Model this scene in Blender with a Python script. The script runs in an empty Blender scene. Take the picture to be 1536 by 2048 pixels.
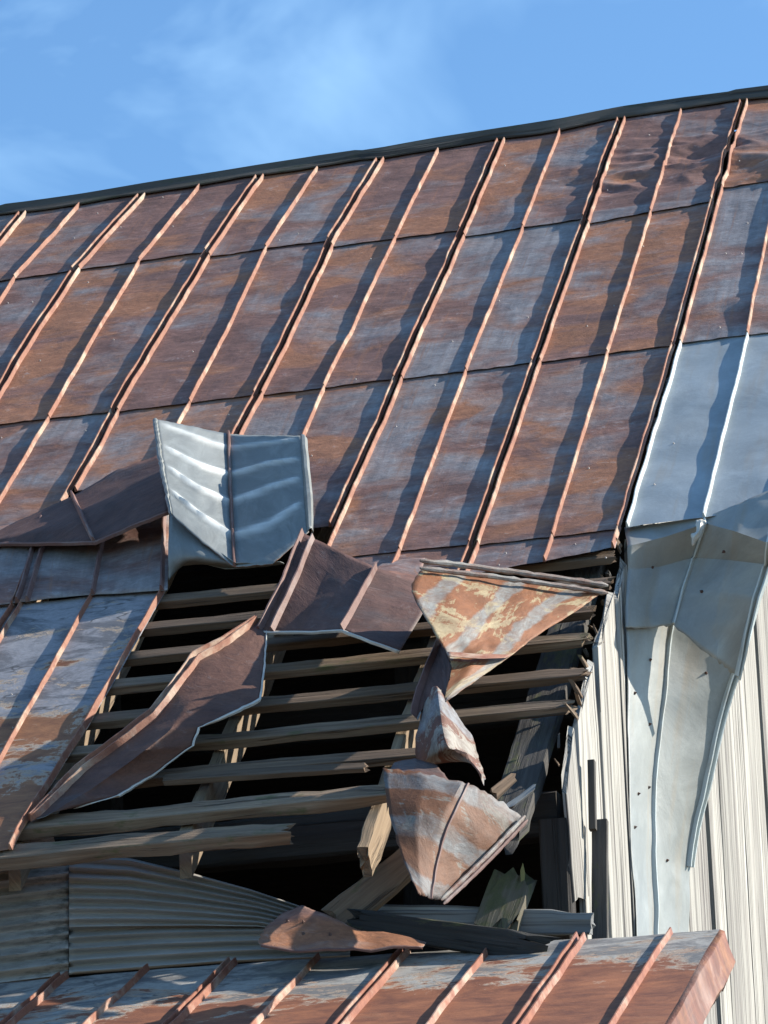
import bpy, math, random
from mathutils import Vector, Matrix, noise
random.seed(7)
V = Vector
sc = bpy.context.scene
col = sc.collection
# ------------------------------------------------------------------ camera
RT = V((0.96856887, 0.24609527, -0.03621419)); UP = V((0.10082254, -0.25530939, 0.96158823)); FW = V((-0.22739649, 0.93501563, 0.27209668))
EYE = V((4.7355585, -19.41091462, 1.6)); FPX = 8648.7
cd = bpy.data.cameras.new('camera'); cam = bpy.data.objects.new('camera', cd); col.objects.link(cam)
cd.sensor_fit = 'HORIZONTAL'; cd.sensor_width = 36; cd.lens = FPX / 1536 * 36; cd.clip_start = .1; cd.clip_end = 3000
m3 = Matrix((RT, UP, -FW)).transposed(); cam.matrix_world = Matrix.Translation(EYE) @ m3.to_4x4()
sc.camera = cam
sc.render.resolution_x = 768; sc.render.resolution_y = 1024
# ------------------------------------------------------------------ sky and sun
SUN = V((.79, .312, .525)).normalized()
w = bpy.data.worlds.new('World'); sc.world = w; w.use_nodes = True
nt = w.node_tree; N = nt.nodes; L = nt.links
bg = N['Background']; bg.inputs[1].default_value = .10
sky = N.new('ShaderNodeTexSky'); sky.sky_type = 'NISHITA'; sky.sun_disc = False
sky.sun_elevation = math.asin(SUN.z); sky.sun_rotation = math.atan2(SUN.x, SUN.y); sky.ozone_density = 3.0; sky.air_density = 1.0; sky.dust_density = .3
tc = N.new('ShaderNodeTexCoord'); mp = N.new('ShaderNodeMapping'); mp.inputs['Scale'].default_value = (11, 11, 22); mp.inputs['Rotation'].default_value = (0, .35, 0); L.new(tc.outputs['Generated'], mp.inputs[0])
nz = N.new('ShaderNodeTexNoise'); nz.inputs['Scale'].default_value = 1.0; nz.inputs['Detail'].default_value = 5; nz.inputs['Roughness'].default_value = .5; nz.inputs['Distortion'].default_value = .4
L.new(mp.outputs[0], nz.inputs['Vector'])
cr = N.new('ShaderNodeValToRGB'); cr.color_ramp.elements[0].position = .52; cr.color_ramp.elements[0].color = (0, 0, 0, 1); cr.color_ramp.elements[1].position = .80; cr.color_ramp.elements[1].color = (.40, .40, .40, 1)
L.new(nz.outputs[0], cr.inputs[0])
mx = N.new('ShaderNodeMixRGB'); mx.inputs[2].default_value = (7.2, 8.4, 9.4, 1); L.new(cr.outputs[0], mx.inputs[0]); L.new(sky.outputs[0], mx.inputs[1]); tn_ = N.new('ShaderNodeMixRGB'); tn_.blend_type = 'MULTIPLY'; tn_.inputs[0].default_value = 1; tn_.inputs[2].default_value = (.87, 1.13, 1.27, 1); L.new(mx.outputs[0], tn_.inputs[1]); L.new(tn_.outputs[0], bg.inputs[0])
sd_ = bpy.data.lights.new('sun', 'SUN'); sd_.energy = 5.0; sd_.angle = math.radians(.5); sd_.color = (1, .93, .82)
so = bpy.data.objects.new('sun', sd_); col.objects.link(so); so.rotation_euler = SUN.to_track_quat('Z', 'Y').to_euler(); so.location = (20, 5, 15)
sc.view_settings.view_transform = 'Standard'; sc.view_settings.look = 'None'; sc.view_settings.gamma = 1; sc.view_settings.exposure = .78

# ------------------------------------------------------------------ planes of the building (metres)
ZR, A1, U0 = 9.0998, .6881, -1.1603
Y2, Z2, A2, U2 = -5.3066, 4.1603, .4038, .1159
SP = .305
O1 = V((0, 0, ZR)); D1 = V((0, -math.cos(A1), -math.sin(A1))); N1 = V((0, -math.sin(A1), math.cos(A1)))
O2 = V((0, Y2, Z2)); D2 = V((0, -math.cos(A2), -math.sin(A2))); N2 = V((0, -math.sin(A2), math.cos(A2)))
def ray(x, y): return FW * FPX + RT * (x - 768) - UP * (y - 1024)
def hit(x, y, o, n):
    d = ray(x, y); return EYE + d * ((o - EYE).dot(n) / d.dot(n))
def roof(x, y, h=0): return hit(x, y, O1 + N1 * h, N1)
def lean(x, y, h=0): return hit(x, y, O2 + N2 * h, N2)
def atY(x, y, Y): return hit(x, y, V((0, Y, 0)), V((0, 1, 0)))
def atX(x, y, X): return hit(x, y, V((X, 0, 0)), V((1, 0, 0)))
def uv1(p): return (p.x, (p - O1).dot(D1))
def P1(u, v, h=0): return O1 + V((u, 0, 0)) + D1 * v + N1 * h
def P2(u, v, h=0): return O2 + V((u, 0, 0)) + D2 * v + N2 * h
def away(p, x, y, wd):            # point on the ray through (x,y), wd from p, the farther one
    d = ray(x, y).normalized(); t = (p - EYE).dot(d); q = EYE + d * t; r2 = wd * wd - (q - p).length_squared
    return q + d * math.sqrt(max(0, r2))
def fbm(x, y, z=0.): return noise.noise(V((x, y, z)))

# ------------------------------------------------------------------ materials
class NG:
    def __init__(s, name):
        s.m = bpy.data.materials.new(name); s.m.use_nodes = True; s.nt = s.m.node_tree; s.b = s.nt.nodes['Principled BSDF']
        s.tc = s.n('ShaderNodeTexCoord'); s.oi = s.n('ShaderNodeObjectInfo')
    def n(s, t, **k):
        o = s.nt.nodes.new(t)
        for a, b in k.items(): setattr(o, a, b)
        return o
    def l(s, a, b): s.nt.links.new(a, b)
    def uv(s, sx, sy, seed=True, src='UV'):
        m = s.n('ShaderNodeMapping'); s.l(s.tc.outputs[src], m.inputs[0]); m.inputs['Scale'].default_value = (sx, sy, 1)
        if seed:
            q = s.n('ShaderNodeCombineXYZ'); k = s.math('MULTIPLY', s.oi.outputs['Random'], 37.)
            s.l(k, q.inputs[2]); s.l(k, q.inputs[0]); s.l(q.outputs[0], m.inputs['Location'])
        return m.outputs[0]
    def noise(s, vec, scale, detail=5, rough=.55, dist=0.):
        o = s.n('ShaderNodeTexNoise'); s.l(vec, o.inputs['Vector']); o.inputs['Scale'].default_value = scale; o.inputs['Detail'].default_value = detail
        o.inputs['Roughness'].default_value = rough; o.inputs['Distortion'].default_value = dist; return o.outputs[0]
    def set(s, i, v):
        if hasattr(v, 'is_output') or hasattr(v, 'links'): s.l(v, i)
        else: i.default_value = v
    def math(s, op, a, b=0., c=None, clamp=False):
        o = s.n('ShaderNodeMath', operation=op, use_clamp=clamp); s.set(o.inputs[0], a); s.set(o.inputs[1], b)
        if c is not None: s.set(o.inputs[2], c)
        return o.outputs[0]
    def step(s, v, a, b, lo=0., hi=1.):
        o = s.n('ShaderNodeMapRange'); s.l(v, o.inputs[0]); s.set(o.inputs[1], a); s.set(o.inputs[2], b); o.inputs[3].default_value = lo; o.inputs[4].default_value = hi; return o.outputs[0]
    def mix(s, f, a, b, mode='MIX'):
        o = s.n('ShaderNodeMixRGB', blend_type=mode); s.set(o.inputs[0], f)
        for i, v in ((1, a), (2, b)): s.set(o.inputs[i], (*v, 1) if isinstance(v, tuple) else v)
        return o.outputs[0]
    def sep(s, v):
        o = s.n('ShaderNodeSeparateXYZ'); s.l(v, o.inputs[0]); return o.outputs
    def bump(s, h, st, d=.01):
        o = s.n('ShaderNodeBump'); s.l(h, o.inputs['Height']); o.inputs['Strength'].default_value = st; o.inputs['Distance'].default_value = d; s.l(o.outputs[0], s.b.inputs['Normal'])
    def out(s, colr, rough=.7, metal=0.):
        s.set(s.b.inputs['Base Color'], (*colr, 1) if isinstance(colr, tuple) else colr); s.set(s.b.inputs['Roughness'], rough); s.set(s.b.inputs['Metallic'], metal); return s.m

def mat_roof(name, bare=.5, warm=.5, brown=(.185, .098, .077), grey=(.29, .275, .27), orange=(.36, .155, .07)):
    g = NG(name)
    big = g.noise(g.uv(1.0, 1.5), 1.5, 6, .6, .7); mid = g.noise(g.uv(.95, 1.5), 2.2, 6, .55, .5); st = g.noise(g.uv(2.6, 18), 2.0, 4, .6)
    fine = g.noise(g.uv(1, 1), 60, 3, .7); vst = g.noise(g.uv(14, 1.1), 2.0, 4, .6)
    b = g.math('MULTIPLY_ADD', g.math('SUBTRACT', g.math('ADD', g.math('MULTIPLY', big, .62), g.math('MULTIPLY', mid, .38)), .5), 1.3, .5); rv = g.math('SUBTRACT', g.oi.outputs['Random'], .5); rv2 = g.math('SUBTRACT', g.math('FRACT', g.math('MULTIPLY', g.oi.outputs['Random'], 13.7)), .5)
    cv = g.math('FRACT', g.math('MULTIPLY', g.math('SUBTRACT', g.sep(g.uv(1, 1, False))[1], 1.3), .535)); b = g.math('ADD', b, g.math('ADD', g.math('MULTIPLY', rv, .06), g.step(cv, .0, .3, .07, 0.)))
    tn = g.noise(g.uv(1, 1.4), 4.5, 7, .62, .3); col1 = g.mix(g.step(g.math('ADD', g.math('MULTIPLY', st, .35), g.math('MULTIPLY', tn, .65)), .32, .68), tuple(c * .62 for c in brown), tuple(c * 1.4 for c in brown))
    oc = g.noise(g.uv(.9, 1.3), 1.1, 7, .62, 1.2)
    orr = g.step(g.math('ADD', g.math('ADD', oc, g.math('MULTIPLY', rv2, .08)), g.math('MULTIPLY', st, .06)), .60 - .12 * warm, .69 - .12 * warm)
    col2 = g.mix(g.math('MULTIPLY', orr, .78), col1, g.mix(fine, tuple(c * .6 for c in orange), tuple(c * 1.25 for c in orange)))
    gs = g.mix(g.step(vst, .35, .75), tuple(c * .75 for c in grey), tuple(c * 1.2 for c in grey))
    gm = g.step(g.math('ADD', b, g.math('MULTIPLY', st, .07)), .62 - .20 * bare, .78 - .20 * bare)
    col3 = g.mix(g.math('MULTIPLY', gm, .85), col2, gs)
    fl = g.noise(g.uv(1.2, 1.6), 9, 10, .72, .4); fl2 = g.noise(g.uv(1.5, 2.6), 26, 6, .75)
    col3 = g.mix(.85, col3, g.mix(g.math('ADD', g.math('MULTIPLY', g.step(fl, .34, .66), .65), g.math('MULTIPLY', g.step(fl2, .32, .68), .35)), (.55, .5, .48), (1.45, 1.43, 1.4)), 'MULTIPLY')
    col3 = g.mix(g.math('MULTIPLY', g.step(fl, .60, .66), .35), col3, tuple(c * 1.35 for c in grey))
    run = g.noise(g.uv(22, .9), 2.2, 5, .6); col3 = g.mix(g.math('MULTIPLY', g.step(run, .56, .72), .45), col3, tuple(c * .9 for c in orange))
    # lichen and scratches
    sc1 = g.step(g.noise(g.uv(3, 60), 1.3, 2, .5), .70, .78)
    col4 = g.mix(g.math('MULTIPLY', sc1, .22), col3, (.42, .40, .40))
    sp = g.step(g.noise(g.uv(1, 1), 22, 2, .5), .68, .74)
    col5 = g.mix(g.math('MULTIPLY', sp, .25), col4, (.05, .04, .045))
    g.bump(g.math('ADD', g.math('MULTIPLY', big, 1.), g.math('ADD', g.math('MULTIPLY', mid, .35), g.math('ADD', g.math('MULTIPLY', fl, .5), g.math('MULTIPLY', fine, .06)))), .8, .012)
    return g.out(col5, g.step(gm, 0, 1, .68, .5), g.math('MULTIPLY', gm, .22))
M = {}
M['roof'] = mat_roof('rusty_roof_metal', .66, .65)
M['roof_brown'] = mat_roof('brown_rust_metal', .44, .45)
M['roof_dark'] = mat_roof('shade_dark_rust_metal', .2, .3, (.088, .043, .033), (.12, .105, .10), (.13, .058, .035))  # brown rust with the shade on the torn sheets darkened into its colour
M['roof_grey'] = mat_roof('grey_rust_metal', .95, .5, grey=(.31, .30, .295))
M['roof_orange'] = mat_roof('orange_rust_metal', .55, 1.15)
def mat_rib(name, c1, c2, c3):
    g = NG(name); n = g.noise(g.uv(1, 1), 16, 7, .75); n2 = g.noise(g.uv(1, 1), 3.3, 6, .7)
    c = g.mix(g.step(n, .35, .65), c1, c2); c = g.mix(g.step(n2, .5, .68), c, c3); g.bump(n, .5, .006); return g.out(c, .65)
M['rib'] = mat_rib('rusty_seam_metal', (.21, .072, .04), (.33, .145, .085), (.52, .41, .30))
M['rib_red'] = mat_rib('red_rust_seam_metal', (.20, .066, .038), (.33, .13, .075), (.5, .39, .30))
M['rim'] = mat_rib('chipped_rim_metal', (.16, .055, .03), (.30, .29, .26), (.42, .42, .38))
M['rib_dark'] = mat_rib('brown_seam_metal', (.15, .075, .06), (.2, .11, .09), (.26, .2, .18))
M['rib_galv'] = mat_rib('zinc_seam_metal', (.46, .52, .53), (.5, .56, .56), (.42, .42, .38))
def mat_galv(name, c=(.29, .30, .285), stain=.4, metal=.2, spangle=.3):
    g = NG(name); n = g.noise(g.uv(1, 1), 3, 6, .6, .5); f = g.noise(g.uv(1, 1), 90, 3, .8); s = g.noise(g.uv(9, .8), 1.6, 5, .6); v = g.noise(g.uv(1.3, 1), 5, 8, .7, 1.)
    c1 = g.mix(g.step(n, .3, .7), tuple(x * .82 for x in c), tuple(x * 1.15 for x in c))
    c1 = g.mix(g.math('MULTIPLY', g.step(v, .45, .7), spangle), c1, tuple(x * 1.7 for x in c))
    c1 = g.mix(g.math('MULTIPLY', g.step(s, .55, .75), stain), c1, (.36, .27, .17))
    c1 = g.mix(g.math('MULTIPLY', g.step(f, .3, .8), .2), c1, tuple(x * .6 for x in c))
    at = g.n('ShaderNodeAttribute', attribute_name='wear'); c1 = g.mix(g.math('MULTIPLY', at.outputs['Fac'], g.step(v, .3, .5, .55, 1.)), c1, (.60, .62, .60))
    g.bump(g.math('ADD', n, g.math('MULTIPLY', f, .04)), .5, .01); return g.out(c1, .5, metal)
M['flash'] = mat_roof('red_rust_flashing', .12, .8, (.17, .062, .036), (.3, .2, .15), (.30, .13, .055))
M['galv'] = mat_galv('zinc_sheet_metal')
M['galv_roof'] = mat_galv('blue_grey_zinc_roofing', (.33, .365, .375), .4, .25)
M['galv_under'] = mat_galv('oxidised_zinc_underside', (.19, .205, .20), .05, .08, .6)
M['galv_pale'] = mat_galv('sun_pale_zinc_edge', (.58, .55, .48), .2, .2, .3)  # paler than the other zinc: sunlight on folded edges put into the colour
def mat_banded(name, base, band, rust, freq, width, rustamt=.5, vert=False, stain=(.5, .36, .16), stainamt=.5, sk=0.):
    g = NG(name); uv = g.uv(1, 1, False); q = g.sep(uv); d = g.noise(g.uv(1, 1), 3.2, 6, .65); n = g.noise(g.uv(1, 1), 5, 8, .7, .8); f = g.noise(g.uv(3, 40) if not vert else g.uv(40, 3), 2, 5, .7); fine = g.noise(g.uv(1, 1), 45, 4, .8)
    x = q[0] if vert else q[1]
    if sk: x = g.math('MULTIPLY_ADD', q[1] if vert else q[0], sk, x)
    x = g.math('ADD', x, g.math('MULTIPLY', d, .16))
    fr = g.math('FRACT', g.math('MULTIPLY', x, freq))
    e = g.math('ABSOLUTE', g.math('SUBTRACT', fr, .5))
    bm = g.step(e, width, width - .07)
    c = g.mix(g.math('MULTIPLY', g.step(n, .35, .65), stainamt), base, stain)
    c = g.mix(g.step(g.math('ADD', n, g.math('MULTIPLY', f, .25)), .72 - .3 * rustamt, .76 - .3 * rustamt), c, rust)
    bc = g.mix(g.step(f, .3, .7), tuple(k * .8 for k in band), tuple(k * 1.25 for k in band))
    bm2 = g.math('MULTIPLY', bm, g.step(n, .36, .50, .1, .9))
    c = g.mix(bm2, c, bc); c = g.mix(g.math('MULTIPLY', g.step(fine, .4, .8), .35), c, tuple(k * .5 for k in rust))
    dk = g.noise(g.uv(1, 1), 14, 9, .75, .5); c = g.mix(g.step(dk, .42, .62, .0, .55), c, tuple(k * .45 for k in rust))
    g.bump(g.math('ADD', n, g.math('MULTIPLY', dk, .6)), .6, .01); return g.out(c, .65, .1)
M['yellow_band'] = mat_banded('yellow_rust_underside', (.42, .34, .20), (.26, .28, .265), (.27, .10, .035), 4.4, .2, .5, True, sk=.25)
M['red_band'] = mat_banded('red_rust_underside', (.20, .185, .155), (.18, .195, .20), (.15, .058, .022), 4.4, .22, .66, False, stain=(.15, .085, .05), sk=.12)
M['scrap'] = mat_banded('rust_edged_zinc_scrap', (.32, .30, .26), (.24, .265, .285), (.15, .06, .035), 2.2, .2, .42, False, stain=(.3, .22, .15), stainamt=.3)
def mat_lean(name, pc=((.28, .265, .24), (.42, .40, .36)), ramp=(.0, 1.0, .19, -.08), rc=((.13, .045, .026), (.37, .14, .06))):
    g = NG(name); big = g.noise(g.uv(.9, 1.3), 2.4, 12, .74, .5); st = g.noise(g.uv(1.6, 3.6), 3.2, 9, .74, .6); f = g.noise(g.uv(1, 1), 40, 4, .75); cr_ = g.n('ShaderNodeTexVoronoi', feature='DISTANCE_TO_EDGE'); 
    dn = g.n('ShaderNodeTexNoise'); g.l(g.uv(1, 2.2), dn.inputs['Vector']); dn.inputs['Scale'].default_value = 5; ad = g.n('ShaderNodeVectorMath', operation='MULTIPLY_ADD'); g.l(dn.outputs['Color'], ad.inputs[0]); ad.inputs[1].default_value = (.5, .5, .5); g.l(g.uv(1, 2.4), ad.inputs[2])
    g.l(ad.outputs[0], cr_.inputs['Vector']); cr_.inputs['Scale'].default_value = 2.6
    q = g.sep(g.uv(1, 1, False)); top = g.step(q[1], *ramp)
    rust = g.mix(g.step(st, .35, .7), *rc); rust = g.mix(g.step(big, .55, .7), rust, (.30, .15, .08))
    p = g.math('ADD', g.math('ADD', g.math('MULTIPLY', big, .72), g.math('MULTIPLY', st, .26)), top)
    pm = g.step(p, .55, .575)
    paint = g.mix(g.step(f, .3, .75), *pc); paint = g.mix(g.math('MULTIPLY', g.math('MULTIPLY', g.step(cr_.outputs['Distance'], .035, .0), g.step(dn.outputs['Fac'], .5, .6)), .85), paint, (.04, .035, .03))
    dirt = g.step(g.noise(g.uv(1, 1.9), 2.6, 9, .72, 1.), .47, .56); paint = g.mix(g.math('MULTIPLY', dirt, .72), paint, (.09, .09, .095))
    c = g.mix(pm, rust, paint); edge = g.math('MULTIPLY', g.step(p, .525, .545), g.step(p, .58, .555)); c = g.mix(g.math('MULTIPLY', edge, .6), c, (.52, .45, .35))
    g.bump(g.math('ADD', g.math('MULTIPLY', pm, .25), big), .6, .01); return g.out(c, .7)
M['flaky'] = mat_lean('flaking_grey_paint_rust_metal', ((.22, .215, .225), (.33, .32, .33)), (5.4, 6.9, .13, -.005), ((.15, .06, .03), (.42, .19, .08)))
M['lean'] = mat_lean('peeling_paint_rust_metal')
def mat_wood(name, c1, c2, dark, moss=0., mosscol=(.08, .085, .03), crack=.5, sx=2.5, sy=60):
    g = NG(name); a = g.noise(g.uv(sx, sy), 1., 8, .65, .25); b = g.noise(g.uv(.8, 6), 1.8, 5, .6, .5); cc = g.noise(g.uv(sx * .45, sy * .55), 1., 4, .7, .35); f = g.noise(g.uv(1, 1), 30, 4, .7)
    c = g.mix(g.step(a, .3, .7), c1, c2); c = g.mix(g.math('MULTIPLY', g.step(b, .48, .72), .5), c, dark)
    c = g.mix(g.math('MULTIPLY', g.step(cc, .40, .34), crack), c, tuple(k * .25 for k in dark))
    c = g.mix(g.math('MULTIPLY', g.step(a, .62, .8), .4), c, tuple(min(.9, k * 1.5) for k in c2))
    pr = g.step(g.oi.outputs['Random'], 0, 1, .72, 1.12); cx = g.n('ShaderNodeCombineXYZ'); g.l(pr, cx.inputs[0]); g.l(pr, cx.inputs[1]); g.l(g.math('MULTIPLY', pr, .98), cx.inputs[2]); c = g.mix(1., c, cx.outputs[0], 'MULTIPLY')
    if moss: c = g.mix(g.math('MULTIPLY', g.step(g.noise(g.uv(2, 5), 2.5, 6, .7), .62 - .2 * moss, .72 - .2 * moss), .8), c, g.mix(f, tuple(k * .5 for k in mosscol), tuple(k * 1.8 for k in mosscol)))
    if crack > .8:
        d = g.noise(g.uv(.3, 7), 1., 6, .7, .3); e = g.noise(g.uv(.3, 42), 1., 5, .7, .1)
        c = g.mix(g.math('MULTIPLY', g.step(d, .50, .62), .6), c, dark); c = g.mix(g.math('MULTIPLY', g.step(e, .52, .58), .85), c, tuple(k * .45 for k in dark))
    g.bump(g.math('ADD', a, g.math('MULTIPLY', g.step(cc, .34, .42), 1.2)), .9, .006); return g.out(c, .85)
M['siding'] = mat_wood('bleached_siding_wood', (.31, .295, .265), (.52, .50, .455), (.15, .13, .12), crack=.95, sx=.6, sy=14)
M['batten'] = mat_wood('weathered_batten_wood', (.105, .066, .04), (.22, .145, .092), (.05, .035, .025))
M['batten_moss'] = mat_wood('mossy_batten_wood', (.13, .085, .055), (.31, .22, .145), (.06, .042, .033), .3, crack=.8)
M['rafter'] = mat_wood('rafter_wood', (.19, .135, .088), (.34, .25, .165), (.12, .085, .055), crack=.5)
M['dark_wood'] = mat_wood('dark_rotten_wood', (.045, .04, .036), (.11, .10, .09), (.03, .027, .025), .3, crack=.6)
M['charred'] = mat_wood('blackened_rotten_wood', (.018, .017, .016), (.05, .046, .042), (.012, .011, .011), .25, crack=.6)
M['mossy'] = mat_wood('mossy_plank_wood', (.10, .085, .06), (.2, .17, .12), (.06, .055, .04), .9, crack=.8)
M['greywood'] = mat_wood('grey_wood', (.2, .2, .2), (.34, .345, .34), (.1, .1, .105), crack=.95, sx=1.6, sy=26)
M['inside'] = mat_wood('shade_dark_inside_wood', (.03, .024, .02), (.055, .045, .038), (.03, .027, .023))  # near-black tone carries the shade of the barn interior in the colour
M['ridge'] = mat_wood('mossy_ridge_metal', (.06, .05, .04), (.12, .10, .08), (.03, .026, .022), .4, (.05, .055, .03), .6, 1.5, 20)
def mat_corr(name):
    g = NG(name); n = g.noise(g.uv(.7, 3), 2, 7, .65, .4); f = g.noise(g.uv(4, 30), 2, 4, .7); c = g.mix(g.step(n, .35, .7), (.31, .295, .27), (.48, .455, .42)); c = g.mix(g.math('MULTIPLY', g.step(f, .55, .75), .5), c, (.09, .09, .09))
    q = g.sep(g.uv(1, 1, False)); m = g.math('MULTIPLY', g.step(g.noise(g.uv(4, 9), 2., 6, .75), .46, .6), g.step(q[0], .55, 1.0)); c = g.mix(g.math('MULTIPLY', m, .75), c, (.05, .055, .045)); return g.out(c, .6, .25)
M['corr'] = mat_corr('corrugated_zinc')
g = NG('meadow_grass'); n1 = g.noise(g.tc.outputs['Object'], .4, 6, .6); n2 = g.noise(g.tc.outputs['Object'], 9, 5, .7); M['grass'] = g.out(g.mix(n2, g.mix(n1, (.085, .075, .042), (.13, .105, .065)), (.15, .12, .085)), .95)
M['nail'] = NG('lead_nail_head').out((.36, .33, .31), .6, .3)
M['lichen'] = NG('yellow_lichen').out((.26, .25, .10), .9)

# ------------------------------------------------------------------ object helpers
ROOT = {}
def tagp(o, label=None, cat=None, group=None, kind=None):
    if label: o['label'] = label
    if cat: o['category'] = cat
    if group: o['group'] = group
    if kind: o['kind'] = kind
    return o
def empty(name, loc, label, cat, group=None):
    o = bpy.data.objects.new(name, None); col.objects.link(o); o.location = loc; o.empty_display_size = .3
    ROOT[o.name] = V(loc); return tagp(o, label, cat, group)
def org(p):
    r = V((0, 0, 0))
    while p: r += p.location; p = p.parent
    return r
class MB:
    def __init__(s): s.v = []; s.f = []; s.uv = []; s.mi = []
    def vert(s, p, uv=(0, 0)): s.v.append(V(p)); s.uv.append(uv); return len(s.v) - 1
    def face(s, ids, mi=0): s.f.append(tuple(ids)); s.mi.append(mi)
    def build(s, name, mats, parent=None, smooth=True, loc=None, thick=0., label=None, backmat=False):
        me = bpy.data.meshes.new(name); base = org(parent) if parent else V((0, 0, 0))
        if loc is None: loc = base if parent else V((0, 0, 0))
        me.from_pydata([tuple(p - loc) for p in s.v], [], s.f)
        ul = me.uv_layers.new(name='UVMap')
        for lp in me.loops: ul.data[lp.index].uv = s.uv[lp.vertex_index]
        for m in (mats if isinstance(mats, list) else [mats]): me.materials.append(M[m])
        for p, k in zip(me.polygons, s.mi): p.material_index = k; p.use_smooth = smooth
        if smooth: me.set_sharp_from_angle(angle=math.radians(32))
        o = bpy.data.objects.new(name, me); col.objects.link(o)
        if parent: o.parent = parent; o.location = loc - base
        else: o.location = loc
        if thick:
            md = o.modifiers.new('thickness', 'SOLIDIFY'); md.thickness = thick; md.offset = -1
            if backmat: md.material_offset = 1; md.material_offset_rim = 1
        if label: o['label'] = label
        return o
def grid(mb, rows, uvs, mi=0, hole=None):
    ids = [[mb.vert(p, q) for p, q in zip(r, u)] for r, u in zip(rows, uvs)]
    for i in range(len(ids) - 1):
        for j in range(len(ids[0]) - 1):
            if hole and hole(i, j): continue
            mb.face((ids[i][j], ids[i + 1][j], ids[i + 1][j + 1], ids[i][j + 1]), mi)
    return ids
def rib(mb, pts, nrm, side, w=.022, h=.027, tw=.006, mi=0, jit=.0008):
    """folded seam: a narrow prism running along pts"""
    prev = None; dist = 0
    for i, p in enumerate(pts):
        if i: dist += (p - pts[i - 1]).length
        n = nrm[i]; s = side[i]; j = fbm(dist * 9, 3.1 + pts[0].x * 7) * jit * 2; hh = h * (1 + .12 * fbm(dist * 5, pts[0].x * 3))
        c = p + s * j
        r = [mb.vert(c - s * w / 2 - n * .004, (dist, 0)), mb.vert(c - s * (tw / 2 - j) + n * hh, (dist, .03)), mb.vert(c + s * (tw / 2 + j) + n * hh, (dist, .04)), mb.vert(c + s * w / 2 - n * .004, (dist, .07))]
        if prev:
            for k in range(3): mb.face((prev[k], prev[k + 1], r[k + 1], r[k]), mi)
        else: mb.face((r[3], r[2], r[1], r[0]), mi)
        prev = r
    mb.face(prev, mi)
def plank(name, mat, A, B, wdir, w, t, parent=None, rag=.0, jit=.003, taper=(1, 1), bow=0., seg=None, label=None, seedv=None, ragA=None, split=0., shear=0.):
    """sawn timber from A to B; w along wdir, t across; worn edges, frayed ends"""
    A = V(A); B = V(B); ax = (B - A); Ln = ax.length; ax.normalize(); W = (wdir - ax * wdir.dot(ax)).normalized(); T = ax.cross(W).normalized()
    ring = []
    nw = 6 if w > .05 else 4; ntk = 2
    c = min(w, t) * .08
    for k in range(nw): ring.append((-w / 2 + c + (w - 2 * c) * k / (nw - 1), t / 2))
    for k in range(1, ntk + 1): ring.append((w / 2, t / 2 - c - (t - 2 * c) * (k - 1) / max(1, ntk - 1)))
    for k in range(nw): ring.append((w / 2 - c - (w - 2 * c) * k / (nw - 1), -t / 2))
    for k in range(1, ntk + 1): ring.append((-w / 2, -t / 2 + c + (t - 2 * c) * (k - 1) / max(1, ntk - 1)))
    sd = seedv if seedv is not None else random.random() * 50
    ns = seg or max(2, int(Ln / .07)); mb = MB(); rings = []; ra = rag if ragA is None else ragA
    for i in range(ns + 1):
        s = i / ns; tp = taper[0] * (1 - s) + taper[1] * s; row = []; per = 0
        for q, (a, b) in enumerate(ring):
            x = s * Ln + shear * a * s
            if i == ns and rag: x += rag * (noise.noise(V((a * 60, b * 40, sd))) * 1.3 - .3) * 1.2
            if i == 0 and ra: x -= ra * (noise.noise(V((a * 60, b * 40, sd + 9))) * 1.3 - .3) * 1.2
            e = 1.
            if rag and i >= ns - 1: e = .86 + .25 * noise.noise(V((a * 50, b * 50, sd + 3)))
            j = jit * noise.noise(V((x * 4, a * 30, b * 30 + sd))) + jit * .8 * noise.noise(V((x * 14, a * 60, b * 60 + sd)))
            n_ = V((a / w, b / t)).normalized() if (a or b) else V((0, 0))
            p = A + ax * x + W * (a * tp * e + n_[0] * j) + T * (b * e + n_[1] * j + bow * math.sin(math.pi * s) + jit * 1.5 * noise.noise(V((x * 1.1, sd, 0))))
            if q: per += (V(ring[q]) - V(ring[q - 1])).length
            row.append(mb.vert(p, (x, per)))
        rings.append(row)
    n = len(ring)
    for i in range(ns):
        for q in range(n): mb.face((rings[i][q], rings[i][(q + 1) % n], rings[i + 1][(q + 1) % n], rings[i + 1][q]))
    for r, o in ((rings[0], 1), (rings[-1], -1)):
        cp = sum((mb.v[k] for k in r), V((0, 0, 0))) / n; ci = mb.vert(cp - ax * o * -.004, (mb.uv[r[0]][0], .02))
        for q in range(n):
            a, b = r[q], r[(q + 1) % n]; mb.face((ci, b, a) if o == 1 else (ci, a, b))
    return mb.build(name, mat, parent, smooth=True, label=label)
def catmull(p0, p1, p2, p3, t):
    return p1 * (1) + (p2 - p0) * (t * .5) + (p0 * 2 - p1 * 5 + p2 * 4 - p3) * (t * t * .5) + (p1 * 3 - p0 - p2 * 3 + p3) * (t ** 3 * .5)
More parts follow.
